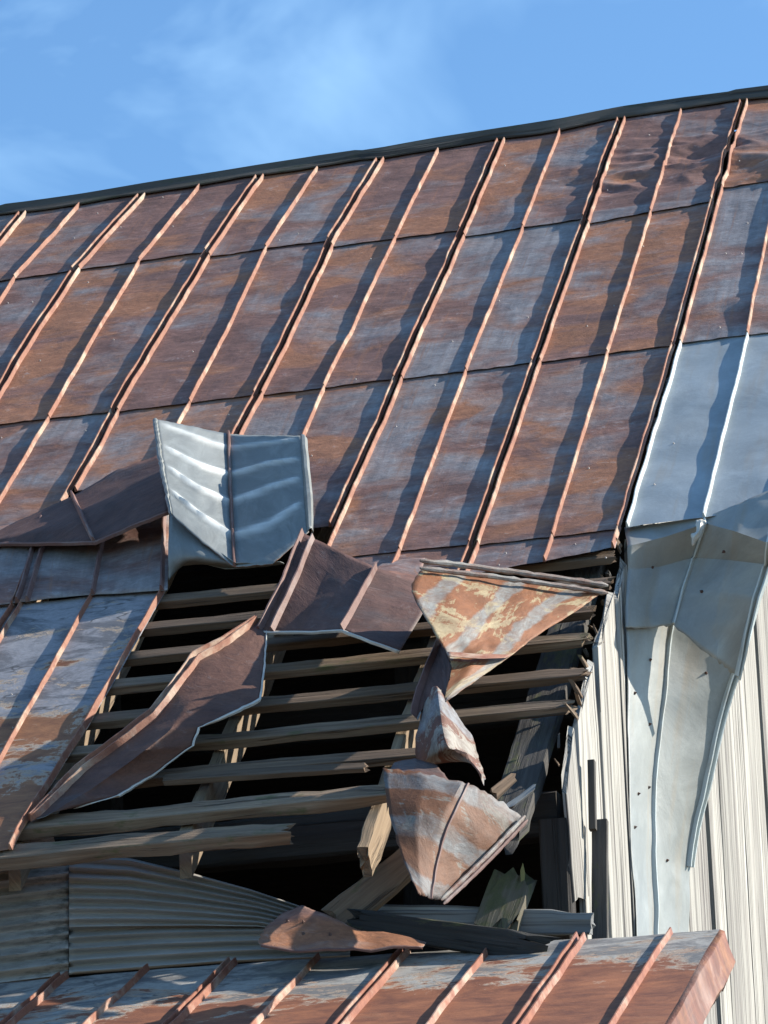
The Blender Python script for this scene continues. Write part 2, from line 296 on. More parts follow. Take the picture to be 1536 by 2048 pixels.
def surf(C, K=10, KC=8, smooth_rows=True, smooth_cols=False, amp=.004, fq=5., sd=0.):
    """fine grid from control rows C (each a list of points)"""
    R = []; nr = len(C)
    for i in range(nr - 1):
        for k in range(K + (1 if i == nr - 2 else 0)):
            t = k / K; row = []
            for j in range(len(C[0])):
                if smooth_rows:
                    a = C[i - 1][j] if i else C[0][j] * 2 - C[1][j]; d = C[i + 2][j] if i + 2 < nr else C[-1][j] * 2 - C[-2][j]
                    row.append(catmull(a, C[i][j], C[i + 1][j], d, t))
                else: row.append(C[i][j].lerp(C[i + 1][j], t))
            R.append(row)
    out = []
    for row in R:
        o = []; n = len(row)
        for j in range(n - 1):
            for k in range(KC + (1 if j == n - 2 else 0)):
                t = k / KC
                if smooth_cols:
                    a = row[j - 1] if j else row[0] * 2 - row[1]; d = row[j + 2] if j + 2 < n else row[-1] * 2 - row[-2]; o.append(catmull(a, row[j], row[j + 1], d, t))
                else: o.append(row[j].lerp(row[j + 1], t))
        out.append(o)
    nrm = []
    H, Wd = len(out), len(out[0])
    for i in range(H):
        r = []
        for j in range(Wd):
            du = out[i][min(Wd - 1, j + 1)] - out[i][max(0, j - 1)]; dv = out[min(H - 1, i + 1)][j] - out[max(0, i - 1)][j]
            n = du.cross(dv)
            r.append(n.normalized() if n.length > 1e-9 else (r[-1] if r else V((0, -1, 0))))
        nrm.append(r)
    if (sum((n.dot(FW) for r in nrm for n in r))) > 0: nrm = [[-n for n in r] for r in nrm]
    for i in range(H):
        for j in range(Wd):
            p = out[i][j]; out[i][j] = p + nrm[i][j] * amp * (noise.noise(p * fq + V((sd, 0, 0))) + .5 * noise.noise(p * fq * 2.3 + V((0, sd, 0))) - 1.6 * abs(noise.noise(p * fq * 1.3 + V((0, 0, sd + 7)))) + .25 * noise.noise(p * 31))
    # metric uvs
    uvs = []
    for i in range(H):
        u = -sum((out[i][j + 1] - out[i][j]).length for j in range(Wd - 1)) / 2; r = []
        for j in range(Wd):
            if j: u += (out[i][j] - out[i][j - 1]).length
            vv = (uvs[-1][min(j, Wd - 1)][1] + (out[i][j] - out[i - 1][j]).length) if i else 0.
            r.append((u, vv))
        uvs.append(r)
    return out, nrm, uvs
def sheet(name, C, mats, label, cat, ribs=(), ribmat='rib', parent=None, K=10, KC=8, amp=.004, fq=5., sd=0., ragged=(0, 0, 0, 0), smooth_cols=False, lips=(), smooth_rows=True, ribflip=False, group=None, lipmat='galv_pale', ribw=.022, ribh=.024, bands=None, nails=()):
    """a bent thin metal sheet; mats[0] = face towards us, mats[1] = back and rim. ragged = top,bottom,left,right"""
    pts, nrm, uvs = surf(C, K, KC, smooth_rows, smooth_cols, amp, fq, sd)
    H, Wd = len(pts), len(pts[0])
    if bands:
        for i in range(H):
            for j in range(Wd): pts[i][j] = pts[i][j] + nrm[i][j] * bands(i / (H - 1), j / (Wd - 1))
    rg = lambda k, a: a * (noise.noise(V((k * .9, sd, 1.7))) + .6 * noise.noise(V((k * 2.3, sd, 5.))))
    for j in range(Wd):
        if ragged[0]: pts[0][j] = pts[0][j] + (pts[1][j] - pts[0][j]).normalized() * rg(j, ragged[0])
        if ragged[1]: pts[-1][j] = pts[-1][j] + (pts[-2][j] - pts[-1][j]).normalized() * rg(j + 40, ragged[1])
    for i in range(H):
        if ragged[2]: pts[i][0] = pts[i][0] + (pts[i][1] - pts[i][0]) .normalized() * rg(i + 80, ragged[2])
        if ragged[3]: pts[i][-1] = pts[i][-1] + (pts[i][-2] - pts[i][-1]).normalized() * rg(i + 120, ragged[3])
    t = empty(name, pts[-1][Wd // 2], label, cat, group) if parent is None else parent
    mb = MB(); ids = grid(mb, pts, uvs)
    # orient the faces towards us
    f0 = mb.f[len(mb.f) // 2]; a, b, c_ = (mb.v[k] for k in f0[:3])
    if (b - a).cross(c_ - a).dot(nrm[H // 2][Wd // 2]) < 0: mb.f = [tuple(reversed(f)) for f in mb.f]
    pn = 'sheet' if parent is None else name
    o = mb.build(pn, list(mats), t, thick=.002, backmat=len(mats) > 1)
    if bands:
        at = o.data.attributes.new('wear', 'FLOAT', 'POINT')
        for i in range(H):
            for j in range(Wd): at.data[i * Wd + j].value = min(1, bands(i / (H - 1), j / (Wd - 1)) / .009)
    sgn = -1 if ribflip else 1
    for (s_, t_) in nails:
        i, j = int(s_ * (H - 1)), int(t_ * (Wd - 1)); c0 = pts[i][j]; nn = nrm[i][j]; a_ = nn.cross(V((.3, .2, .9))).normalized(); b_ = nn.cross(a_); nm = MB(); top = nm.vert(c0 + nn * .012 + a_ * .004)
        rg_ = [nm.vert(c0 + a_ * math.cos(z * 1.047) * .007 + b_ * math.sin(z * 1.047) * .007) for z in range(6)]
        for z in range(6): nm.face((top, rg_[z], rg_[(z + 1) % 6]))
        nm.build('nail', 'roof_dark', t)
    for r in ribs:
        c0, i0, i1 = (r, 0., 1.) if not isinstance(r, tuple) else r
        j = min(Wd - 2, max(0, int(c0 * (Wd - 1) + 1e-6))); fr = c0 * (Wd - 1) - j
        a, b = int(i0 * (H - 1)), int(i1 * (H - 1))
        pp = [pts[i][j].lerp(pts[i][j + 1], fr) for i in range(a, b + 1)]
        sd_v = [(pts[i][min(Wd - 1, j + 1)] - pts[i][max(0, j - 1)]).normalized() for i in range(a, b + 1)]
        rm = MB(); rib(rm, pp, [nrm[i][j] * sgn for i in range(a, b + 1)], sd_v, ribw, ribh); rm.build('seam', ribmat, t)
    for e, wd in lips:      # turned-down edge strips
        if e == 'b': line = pts[-1]; inn = pts[-2]; nn = nrm[-1]
        elif e == 't': line = pts[0]; inn = pts[1]; nn = nrm[0]
        elif e == 'l': line = [r[0] for r in pts]; inn = [r[1] for r in pts]; nn = [r[0] for r in nrm]
        else: line = [r[-1] for r in pts]; inn = [r[-2] for r in pts]; nn = [r[-1] for r in nrm]
        lm = MB(); prev = None; ds = 0
        for q, p in enumerate(line):
            if q: ds += (p - line[q - 1]).length
            od = (p - inn[q]).normalized(); dn = nn[q]
            r = [lm.vert(p - od * wd * .2 + dn * .002, (ds, 0)), lm.vert(p + od * wd * .25 + dn * .30 * wd, (ds, .01)), lm.vert(p + od * wd * .6 + dn * .15 * wd, (ds, .02)), lm.vert(p + od * wd * .65 - dn * .45 * wd, (ds, .035)), lm.vert(p + od * wd * .3 - dn * .6 * wd, (ds, .045))]
            if prev:
                for k in range(4): lm.face((prev[k], prev[k + 1], r[k + 1], r[k]))
            prev = r
        lm.build('folded_edge', lipmat, t, thick=.002)
    return t

# ------------------------------------------------------------------ ground
mb = MB(); n = 24; R0 = 700
rows = [[V((-R0 + 2 * R0 * j / n, -R0 + 2 * R0 * i / n, 0)) for j in range(n + 1)] for i in range(n + 1)]
grid(mb, rows, [[(p.x, p.y) for p in r] for r in rows])
mb.f = [tuple(reversed(f)) for f in mb.f]
tagp(mb.build('ground', 'grass', None), kind='structure')

# ------------------------------------------------------------------ barn
XG = 1.87
barn = empty('barn', (0, 0, 0), 'old timber barn with rusty seamed metal roof torn open above bleached gable boards', 'barn')
SEAM = {0: [(290, 388), (155, 540), (75, 660), (0, 790)], 1: [(405, 370), (280, 525), (195, 670), (100, 840), (30, 955)], 2: [(525, 350), (410, 520), (290, 725), (235, 820), (175, 935), (85, 1090), (40, 1200)],
 3: [(640, 332), (530, 505), (455, 670), (370, 830), (240, 1080), (185, 1190), (90, 1365), (10, 1510)], 4: [(765, 315), (665, 480), (585, 660), (520, 790), (480, 865), (335, 1180), (190, 1440), (45, 1670)],
 5: [(880, 295), (790, 480), (695, 680), (650, 775), (610, 870)], 6: [(1005, 275), (925, 465), (795, 765), (660, 1080)], 7: [(1122, 257), (1050, 445), (930, 750), (800, 1110)],
 8: [(1245, 233), (1155, 490), (1075, 720), (940, 1120)], 9: [(1365, 215), (1310, 400), (1215, 710), (1090, 1130)], 10: [(1490, 200), (1437, 380), (1355, 685), (1245, 1065)], 11: [(1536, 460), (1495, 675), (1415, 1015)],
 -1: [(165, 408), (30, 560), (-60, 700)], -2: [(52, 424), (-60, 560)]}
SUV = {}
for k, l in SEAM.items(): SUV[k] = sorted([uv1(roof(x, y)) for x, y in l], key=lambda q: q[1])
def su(k, v):
    if k not in SUV:
        if k < -2: return su(-2, v) + (k + 2) * SP
        return su(11, v) + (k - 11) * SP
    l = SUV[k]
    if v <= l[0][1]: return l[0][0] + (l[1][0] - l[0][0]) / (l[1][1] - l[0][1]) * (v - l[0][1]) * .5 if v > l[0][1] - 1 else l[0][0]
    for a, b in zip(l, l[1:]):
        if v <= b[1]:
            t = (v - a[1]) / (b[1] - a[1]); return a[0] + (b[0] - a[0]) * t
    nom = U0 + SP * k
    e = l[-1][0]; return e + (nom - e) * min(1, (v - l[-1][1]) / 2.5)
def vtop(k):
    ks = sorted(SUV); 
    f = lambda q: SUV[q][0][1]
    if k in SUV and k != 11: return f(k)
    return f(-2) if k < -2 else f(10)
def und(u, v):
    s = .0042 * fbm(u * 3.1, v * 3.6, 1.) + .0035 * fbm(u * 1.1, v * 5.2, 4.) + .010 * fbm(u * .5, v * .5, 9.)
    s -= .006 * abs(fbm(u * 1.9 + .3 * v, v * 1.3, 21.)) * 1.3 + .004 * abs(fbm(u * 4.1, v * 2.2 + u, 33.))
    if u > .9 and v < 1.6:
        f = min(1, (u - .9) / .4) * math.exp(-((v - .75) / .42) ** 2); s += f * (.055 * (.3 - abs(fbm(u * 2.6 + v * 1.5, v * 6.5 - u, 41.))) + .016 * (.3 - abs(fbm(u * 7 + 2 * v, v * 13, 43.))))
    # the crumpled spot near the right end of the ridge and a dent further down
    for (cu, cv, a, r) in ((.38, 2.45, -.022, .17), (.56, 2.6, .02, .12), (-.1, 2.3, .012, .2), (2.1, 2.7, .03, .15)):
        d2 = ((u - cu) ** 2 + ((v - cv) * 1.0) ** 2) / (r * r); s += a * math.exp(-d2) * (.6 + .5 * fbm(u * 9, v * 9, 2))
    return s
RIBH = .0215
def roof_panel(k, v0, v1, mat, rmat, label=None, lift=.009, v1b=None, name='roof_panel', ends=(0, 0), sag=0.):
    """one sheet from seam k to seam k+2; v0(u)->v1(u) given at left and right"""
    va, vb = (v0 if isinstance(v0, tuple) else (v0, v0)); vc, vd = (v1 if isinstance(v1, tuple) else (v1, v1))
    fine_ = k in (8, 10) and va < .9; nc = 30 if fine_ else 14; Lm = max(vc - va, vd - vb); nr = max(4, int(Lm / (.016 if fine_ else .045))); rows = []; uvs = []
    gap = .014; seedu = random.random() * 20
    for i in range(nr + 1):
        s = i / nr; r = []; q = []
        for j in range(-1, nc * 2 + 2):
            jj = min(max(j, 0), nc * 2); t = jj / nc
            v = (va + (vb - va) * t / 2) * (1 - s) + (vc + (vd - vc) * t / 2) * s
            e0, e1, e2 = su(k, v) + gap, su(k + 1, v), su(k + 2, v) - gap
            u = e0 + (e1 - e0) * t if t <= 1 else e1 + (e2 - e1) * (t - 1)
            h = und(u, v) + .003 + lift * s + .003 * math.exp(-((1 - s) * Lm / .03) ** 2) * fbm(u * 22, seedu)
            if i == nr: v += .006 * fbm(u * 14, seedu, 3)
            if j in (-1, nc * 2 + 1): h -= .006; u += -.004 if j < 0 else .004
            r.append(P1(u, v, h)); q.append((u - e1, v))
        rows.append(r); uvs.append(q)
    mb = MB(); grid(mb, rows, uvs)
    a, b, c_ = (mb.v[x] for x in mb.f[0][:3])
    if (b - a).cross(c_ - a).dot(N1) < 0: mb.f = [tuple(reversed(f)) for f in mb.f]
    # lead-headed nails
    for q in range(random.randint(2, 5)):
        t = random.random() * 1.8 + .1; v = va + .1 + random.random() * (vc - va - .15); u = su(k, v) + (su(k + 2, v) - su(k, v)) * t / 2; c0 = P1(u, v, und(u, v) + .003 + lift * (v - va) / Lm)
        rr = .0042; top = mb.vert(c0 + N1 * .007); rg = [mb.vert(c0 + V((math.cos(z * 1.047) * rr, 0, 0)) + D1 * math.sin(z * 1.047) * rr) for z in range(6)]
        for z in range(6): mb.face((top, rg[(z + 1) % 6], rg[z]), 1)
    o = mb.build(name, [mat, 'nail'], barn, label=label)
    for kk, off, h_ in ((k, gap + .004, RIBH), (k + 1, 0, RIBH * .95), (k + 2, -gap - .004, RIBH)):
        tt = (kk - k) / 2; s0 = va + (vb - va) * tt + (.05 if va < .5 else 0); s1 = vc + (vd - vc) * tt; m = max(3, int((s1 - s0) / .06)); pts = []
        for i in range(m + 1):
            s = i / m; v = s0 + (s1 - s0) * s; u = su(kk, v) + off + .0018 * fbm(v * 2.4, kk * 3.3 + off * 90, 7); pts.append(P1(u, v, und(u, v) + .003 + lift * s))
        rm = MB(); rib(rm, pts, [N1] * len(pts), [V((1, 0, 0))] * len(pts), .0135, h_, .004)
        rm.build('seam', rmat, o)
    return o
V1, V2, V3 = 1.25, 3.12, 4.95
# (k, [course boundaries], [materials]) ; None = torn away
def mats_for(k, i): return [['roof', 'roof_brown', 'roof', 'roof_grey'], ['roof_brown', 'roof', 'roof_orange', 'roof_grey'], ['roof', 'roof_grey', 'roof', 'roof']][(k // 2 + i * 2) % 3][i]
STR = {
 -14: [1.26, 3.13, 5.07, 7.2], -12: [1.24, 3.11, 5.05, 7.2], -10: [1.27, 3.14, 5.07, 7.2], -8: [1.25, 3.12, 5.06, 7.2],
 -6: [(V1 - .02), 3.14, 5.08, 7.2], -4: [V1 + .03, 3.12, 5.06, 7.2], -2: [(1.31, 1.27), (3.16, 3.14), (5.07, 5.06), 7.2], 0: [(1.27, 1.24), (3.15, 3.14), (5.07, 5.06), 7.18],
 2: [(1.30, 1.27), (3.15, 3.13), (3.98, 4.0)], 4: [(1.36, 1.33), (3.14, 3.12), (4.55, 4.62)], 6: [(1.42, 1.37), (3.13, 3.10), (4.94, 4.94), (4.97, 5.22)], 8: [(1.45, 1.36), (3.10, 3.08), (4.95, 4.94), (5.24, 5.10)],
 10: [(1.20, 1.19), (3.07, 3.06)]}
MT = {0: ['roof_brown', 'roof_orange', 'roof', 'flaky'], 2: ['roof', 'roof_brown', 'roof_orange'], 4: ['roof_brown', 'roof_brown', 'roof'], 6: ['roof_brown', 'roof_grey', 'roof_grey', 'roof_brown'], 8: ['roof_brown', 'roof_orange', 'roof_orange', 'roof_brown'], 10: ['roof_brown', 'roof_grey']}
# extra cross joints of the short patch sheets in strip 8
for k in sorted(STR):
    vs = STR[k]; prev = (vtop(k), vtop(k + 2))
    for i, vv in enumerate(vs):
        a = prev if isinstance(prev, tuple) else (prev, prev)
        st = (a[0] - (.04 if i else 0), a[1] - (.04 if i else 0))
        mt = MT.get(k, ['roof', 'roof_brown', 'roof_grey', 'roof'])[i]
        roof_panel(k, st, vv, mt, 'rib' if not (i == 3) else 'rib')
        prev = vv
# the course below the missing piece, left of the hole, and its neighbour
roof_panel(2, (5.04, 5.02), (7.22, 7.12), 'flaky', 'rib', label='blotched grey and orange roof sheet along the left side of the hole')
# right half-strip of the eave end
o = roof_panel(10, (3.02, 3.02), (4.93, 4.89), 'galv_roof', 'rib_galv', label='newer blue-grey zinc roof sheet at the right edge')


# ridge capping
tops = [(-5.2, None)] + [(SUV[k][0][0], SUV[k][0][1]) for k in sorted(SUV) if k != 11] + [(3.3, None)]
def vt(u):
    l = [(a, b) for a, b in tops if b is not None]
    if u <= l[0][0]: return l[0][1]
    if u >= l[-1][0]: return l[-1][1]
    for a, b in zip(l, l[1:]):
        if u <= b[0]: return a[1] + (b[1] - a[1]) * (u - a[0]) / (b[0] - a[0])
mb = MB(); rows = []; uvs = []
for i in range(220):
    u = -5.5 + 8.03 * i / 219; v = vt(u); ph = (u * 1.64) % 1.0; dip = .02 * abs(math.sin(u * 5.15)) + .006 * fbm(u * 6, 1)
    th = .024 + .005 * fbm(u * 1.6, 5) + .008 * ((u + 5.2) / 8) + (.006 if int(u * .55 + 10) % 2 else 0)
    r = [P1(u, v + .028 + dip, .012 + und(u, v)), P1(u, v + .024 + dip, .018 + und(u, v)), P1(u, v, .026), P1(u, v, .026) + V((0, .015, th)), P1(u, v, .026) + V((0, .13, th + .004)), P1(u, v, .026) + V((0, .3, -.06))]
    rows.append(r); q = 0; uu = []
    for z, p in enumerate(r): q += (p - r[z - 1]).length if z else 0; uu.append((u, q))
    uvs.append(uu)
grid(mb, rows, uvs); mb.build('ridge_cap', 'ridge', barn, thick=-.003)
# rear slope, plain
mb = MB(); mo = lambda p: V((p.x, -p.y + .28, p.z))
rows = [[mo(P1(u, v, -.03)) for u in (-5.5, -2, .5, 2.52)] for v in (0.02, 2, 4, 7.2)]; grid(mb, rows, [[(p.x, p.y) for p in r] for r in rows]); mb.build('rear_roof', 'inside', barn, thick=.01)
# battens: (distance down the slope, right end X, material)
def bat(v, x0, x1, mat, w=.066, t=.034, rag=.03, dv=0., jit=.004, label=None):
    A = P1(x0, v + w / 2, -.026); B = P1(x1, v + w / 2 + dv, -.026)
    return plank('batten', mat, A, B, D1, w, t, barn, rag=rag, jit=jit, label=label, ragA=.01)
bat(5.055, -1, 1.86, 'batten', dv=.02); bat(5.31, -1, 1.88, 'batten', dv=.0); bat(5.565, -1, 1.84, 'batten', dv=-.02)
bat(5.81, -1, 1.86, 'batten_moss', .07, dv=-.03, rag=.05); bat(6.085, -1, 1.88, 'batten', .072, dv=-.02, rag=.05)
bat(6.345, -1, 1.86, 'batten_moss', .068, dv=-.03, rag=.05); bat(6.58, -1, 1.56, 'batten', .07, rag=.09)
bat(6.86, -1, 1.325, 'batten_moss', .088, .045, rag=.07, jit=.007, label='gnarled batten with a frayed right end, second from the eave')
bat(7.07, -1, .985, 'batten_moss', .088, .05, rag=.06, jit=.008, label='lowest batten, sunlit and broken short')
A = roof(330, 1560, .005); B = roof(735, 1535, .005); plank('batten', 'batten', A, B, D1, .05, .02, barn, rag=.02, label='thin lath lying over a batten')
# rafters
for x in (-1.78, -1.17, -.56):
    plank('rafter', 'rafter', P1(x, .1, -.12), P1(x, 7.3, -.12), N1, .13, .05, barn)
VE = [(p - O1).dot(D1) for p in (roof(30, 1782, -.19), roof(372, 1757, -.19), roof(730, 1742, -.15))]
XT = [roof(30, 1782, -.19).x, roof(372, 1757, -.19).x, roof(730, 1742, -.15).x]; print('XT', XT, VE)
for x, ve, rg in ((XT[0], VE[0] - .22, .0), (XT[1], VE[1] - .22, .0), (XT[2], VE[2], .03)):
    o = plank('rafter', 'rafter', P1(x, .1, -.125), P1(x, ve, -.125), N1, .13, .042, barn, rag=rg, jit=.004 if rg < .05 else .01)
plank('rafter', 'dark_wood', P1(1.74, .1, -.13), P1(1.70, 7.15, -.13), V((1, 0, 0)), .14, .05, barn, rag=.1, jit=.008, label='rotten end rafter beside the gable boards')
# tails of two rafters, cut plumb: pointed ends hanging below the lowest batten
for x, ve in ((XT[0], VE[0]), (XT[1], VE[1])):
    tip = P1(x, ve, -.19); mb = MB(); a = .022; T1 = tip + V((0, 0, .165))
    prof = [T1 - D1 * .3, T1, tip, tip - D1 * .3]
    ids = [[mb.vert(q + V((s, 0, 0)), ((q - tip).dot(D1), (q - tip).dot(N1) + s)) for q in prof] for s in (-a, a)]
    mb.face(reversed(ids[0])); mb.face(ids[1])
    for z in range(4): mb.face((ids[0][z], ids[0][(z + 1) % 4], ids[1][(z + 1) % 4], ids[1][z]))
    mb.build('rafter_tail', 'rafter', barn, smooth=False)
# inside: posts, tie beams, loft
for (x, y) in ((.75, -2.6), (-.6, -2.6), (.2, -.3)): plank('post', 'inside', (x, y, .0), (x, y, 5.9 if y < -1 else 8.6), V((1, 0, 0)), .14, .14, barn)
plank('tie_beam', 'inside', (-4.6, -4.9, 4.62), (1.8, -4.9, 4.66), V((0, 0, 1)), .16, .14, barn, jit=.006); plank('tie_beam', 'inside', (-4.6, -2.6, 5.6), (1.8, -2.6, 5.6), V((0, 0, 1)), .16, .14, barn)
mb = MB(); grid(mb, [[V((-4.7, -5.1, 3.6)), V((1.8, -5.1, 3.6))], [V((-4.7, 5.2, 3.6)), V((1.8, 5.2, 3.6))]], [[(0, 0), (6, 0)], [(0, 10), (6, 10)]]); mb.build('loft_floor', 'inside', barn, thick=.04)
# gable boards
def zroof(y): return ZR - abs(y) * math.tan(A1)
y = -5.24; i = 0; rnd = random.Random(21)
while y < 5.2:
    wd = rnd.choice((.17, .2, .23, .27, .31)) + (.08 if y < -4 else 0); gap = rnd.choice((.006, .012, .02, .045, .07)); yc = y + wd / 2
    top = zroof(yc) - (.05 if yc < 0 else .1) - rnd.random() * .05; bot = .15
    if yc < -4.72: bot = 4.33 + rnd.random() * .02; 
    jx = rnd.uniform(-.008, .008)
    if top - bot > .2:
        o = plank('gable_board', 'siding', (XG + jx + rnd.uniform(-.006, .006), yc + (.12 if yc < -4.72 else 0), bot), (XG + jx, yc + rnd.uniform(-.012, .012), top), V((0, 1, 0)), wd, .025, barn, rag=.02 if yc < -3.3 else .005, shear=.8 if yc < 0 else -.8, jit=.0018, seg=max(3, int((top - bot) / .12)), ragA=.015)
    y += wd + gap; i += 1
rs = random.Random(4)
for q in range(16):      # splinters along the torn top of the gable
    yy = -5.1 + 1.35 * q / 15 + rs.uniform(-.03, .03); z = zroof(yy) - .08 + rs.uniform(-.04, .03); x = XG + rs.uniform(-.05, .02); L_ = rs.uniform(.04, .09)
    d = V((rs.uniform(-.5, .1), rs.uniform(-.9, .2), rs.uniform(.1, .9))).normalized()
    plank('splinter', rs.choice(('batten', 'dark_wood', 'batten_moss')), (x, yy, z), V((x, yy, z)) + d * L_, V((0, .5, .5)), rs.uniform(.012, .035), rs.uniform(.006, .014), barn, rag=.03, jit=.006, taper=(1, .4), seg=5)
# other walls
def wall(name, a, b, z0, z1, mat, t=.03):
    a = V((a[0], a[1], 0)); b = V((b[0], b[1], 0)); mb = MB(); n = 6
    rows = [[a.lerp(b, j / n) + V((0, 0, z0 + (z1 - z0) * i)) for j in range(n + 1)] for i in (0, 1)]
    grid(mb, rows, [[(p.z, j * (b - a).length / n) for j, p in enumerate(r)] for r in rows]); return mb.build(name, mat, barn, thick=t)
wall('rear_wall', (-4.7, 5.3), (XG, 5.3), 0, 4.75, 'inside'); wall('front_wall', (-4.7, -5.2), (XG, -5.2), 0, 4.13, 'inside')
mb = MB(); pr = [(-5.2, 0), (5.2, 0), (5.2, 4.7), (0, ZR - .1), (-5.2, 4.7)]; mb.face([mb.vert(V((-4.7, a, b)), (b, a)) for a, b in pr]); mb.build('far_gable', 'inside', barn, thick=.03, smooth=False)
# front wall top: corrugated cladding below the eave
def corr(name, top, bot, per, nx=40, Y=-5.25, amp=.009, label=None, skew=0, ph=0.):
    def ev(l, t):
        x = l[0][0] + (l[-1][0] - l[0][0]) * t
        for a, b in zip(l, l[1:]):
            if x <= b[0] + 1e-6: return x, a[1] + (b[1] - a[1]) * (x - a[0]) / (b[0] - a[0])
    rows = []; uvs = []; nz = int(per * 8)
    for i in range(nz + 1):
        r = []; q = []
        for j in range(nx + 1):
            t = j / nx; xt, yt = ev(top, t); xb, yb = ev(bot, t); s = i / nz; x = xt + (xb - xt) * s; yy = yt + (yb - yt) * s
            r.append(atY(x, yy, Y - amp * math.sin(2 * math.pi * (per * s + ph)) - .02 * s + .006 * fbm(t * 5, s * 3, per))); q.append((t * 1., s))
        rows.append(r); uvs.append(q)
    mb = MB(); grid(mb, rows, uvs); return mb.build(name, 'corr', barn, thick=.0015, label=label)
corr('corrugated_sheet', [(-260, 1735), (0, 1725), (137, 1708)], [(-260, 1975), (0, 1965), (137, 1948)], 8, Y=-5.24, amp=.016)
corr('corrugated_sheet', [(138, 1708), (260, 1716), (380, 1745), (500, 1778), (610, 1815), (700, 1860)], [(138, 1853), (250, 1851), (400, 1850), (520, 1852), (610, 1868), (700, 1890)], 7, Y=-5.262, amp=.017, label='dark corrugated sheet drooping to the right')
corr('corrugated_sheet', [(138, 1846), (300, 1838), (450, 1838), (700, 1835)], [(138, 1950), (300, 1938), (450, 1926), (700, 1915)], 4.5, Y=-5.25, amp=.019, label='blue-grey corrugated sheet just above the lean-to')
for u in (-4.7, -3.75, -2.8, -1.85, -.9):
    mb = MB(); rows = [[V((u + .95 * .52 * j / 20 * 1.92, -5.215 - .008 * math.sin(i * .8), 4.12 + .6 * i / 60)) for j in range(21)] for i in range(61)]
    if u < 0: grid(mb, rows, [[(j / 20., i / 60.) for j in range(21)] for i in range(61)]); mb.build('corrugated_sheet', 'corr', barn, thick=.0015)
# wall plate boards and corner post
A = atY(735, 1848, -5.2); B = atY(1188, 1846, -5.2); plank('wall_plate', 'greywood', A, B, V((0, 0, 1)), .085, .05, barn, jit=.004, rag=.01)
A = atY(700, 1818, -5.16); B = atY(1000, 1824, -5.16); plank('wall_plate', 'siding', A, B, V((0, 0, 1)), .03, .05, barn, jit=.003, rag=.01, label='narrow board on the wall plate, coloured pale as a strip of sunlight')  # pale colour stands in for sunlight leaking onto the plate
A = atX(1201, 1900, 1.93); B = atX(1200, 1642, 1.93); plank('corner_post', 'dark_wood', A, B, V((1, 0, 0)), .055, .03, barn, jit=.003)
A = atX(1186, 1660, 1.915); B = atX(1183, 1522, 1.915); plank('corner_post', 'dark_wood', A, B, V((1, 0, 0)), .025, .03, barn, jit=.001, label='thin stick at the corner above the post')
plank('post', 'inside', (1.80, -5.1, 0), (1.82, -5.1, 4.6), V((1, 0, 0)), .1, .1, barn)  # added post behind the gable corner, blocks low sun from the lean-to

# ------------------------------------------------------------------ lean-to
lt = empty('lean_to', (1.0, -6.8, 0), 'low lean-to roof in red rust and flaking pale paint along the bottom of the picture', 'lean-to')
def su2(k, v): return U2 + SP * k + .004 * fbm(v * 2, k)
def und2(u, v): return .005 * fbm(u * 3, v * 4, 11) + .006 * fbm(u * .8, v * 1.1, 3)
def lean_panel(k, k2=None, endk=None):
    v0, v1 = .035 + .05 * max(0, k) / 6, 3.2; nc = 14; gap = .014; rows = []; uvs = []
    for i in range(66):
        v = v0 + (v1 - v0) * (i / 65); r = []; q = []
        e0, e1, e2 = su2(k, v) + gap, su2(k + 1, v), su2(k + 2, v) - gap
        if endk: e2 = endk
        for j in range(2 * nc + 1):
            t = j / nc; u = e0 + (e1 - e0) * t if t <= 1 else e1 + (e2 - e1) * (t - 1); h = und2(u, v) + .004
            vv = v + (.012 * fbm(u * 6, k) if i == 0 else 0)
            r.append(P2(u, vv, h)); q.append((u, v))
        rows.append(r); uvs.append(q)
    mb = MB(); grid(mb, rows, uvs)
    a, b, c_ = (mb.v[x] for x in mb.f[0][:3])
    if (b - a).cross(c_ - a).dot(N2) < 0: mb.f = [tuple(reversed(f)) for f in mb.f]
    o = mb.build('roof_panel', 'lean', lt)
    for kk, off, h_ in ((k, gap, .03), (k + 1, 0, .028), (k + 2, -gap, .03)):
        if endk and kk == k + 2: continue
        pts = []
        for i in range(50):
            v = v0 + .0 + 3.1 * i / 49; pts.append(P2(su2(kk, v) + off, v, und2(su2(kk, v), v) + .004))
        rm = MB(); rib(rm, pts, [N2] * 50, [V((1, 0, 0))] * 50, .015, h_ * .8, .005); rm.build('seam', 'rib_red', o)
    return o
for k in (-10, -8, -6, -4, -2, 0, 2, 4): lean_panel(k)
lean_panel(6, endk=2.415)
# last piece turned down over the end rafter
rows = []; uvs = []
for i in range(50):
    v = .085 + 3.115 * i / 49; q = .006 * fbm(v * 4, 2)
    r = [P2(2.415, v, und2(2.415, v) + .004), P2(2.432 + q, v + .004, -.004), P2(2.445 + q, v + .02, -.06 + q), P2(2.462 + q, v + .04, -.105 + .012 * fbm(v * 9, 5)), P2(2.44, v + .045, -.135 + .03 * fbm(v * 12, 8))]
    rows.append(r); uvs.append([(z * .05, v + 2) for z in range(5)])
mb = MB(); grid(mb, rows, uvs); a, b, c_ = (mb.v[x] for x in mb.f[0][:3])
if (b - a).cross(c_ - a).dot(N2) < 0: mb.f = [tuple(reversed(f)) for f in mb.f]
mb.build('end_flashing', 'flash', lt, thick=.003)
for x in (-2.6, -1.4, -.2, 1., 2.3): plank('rafter', 'rafter', P2(x, .05, -.08), P2(x, 3.15, -.08), N2, .11, .045, lt)
plank('beam', 'inside', P2(-3, 3.0, -.22), P2(2.4, 3.0, -.22), V((0, 0, 1)), .15, .1, lt)
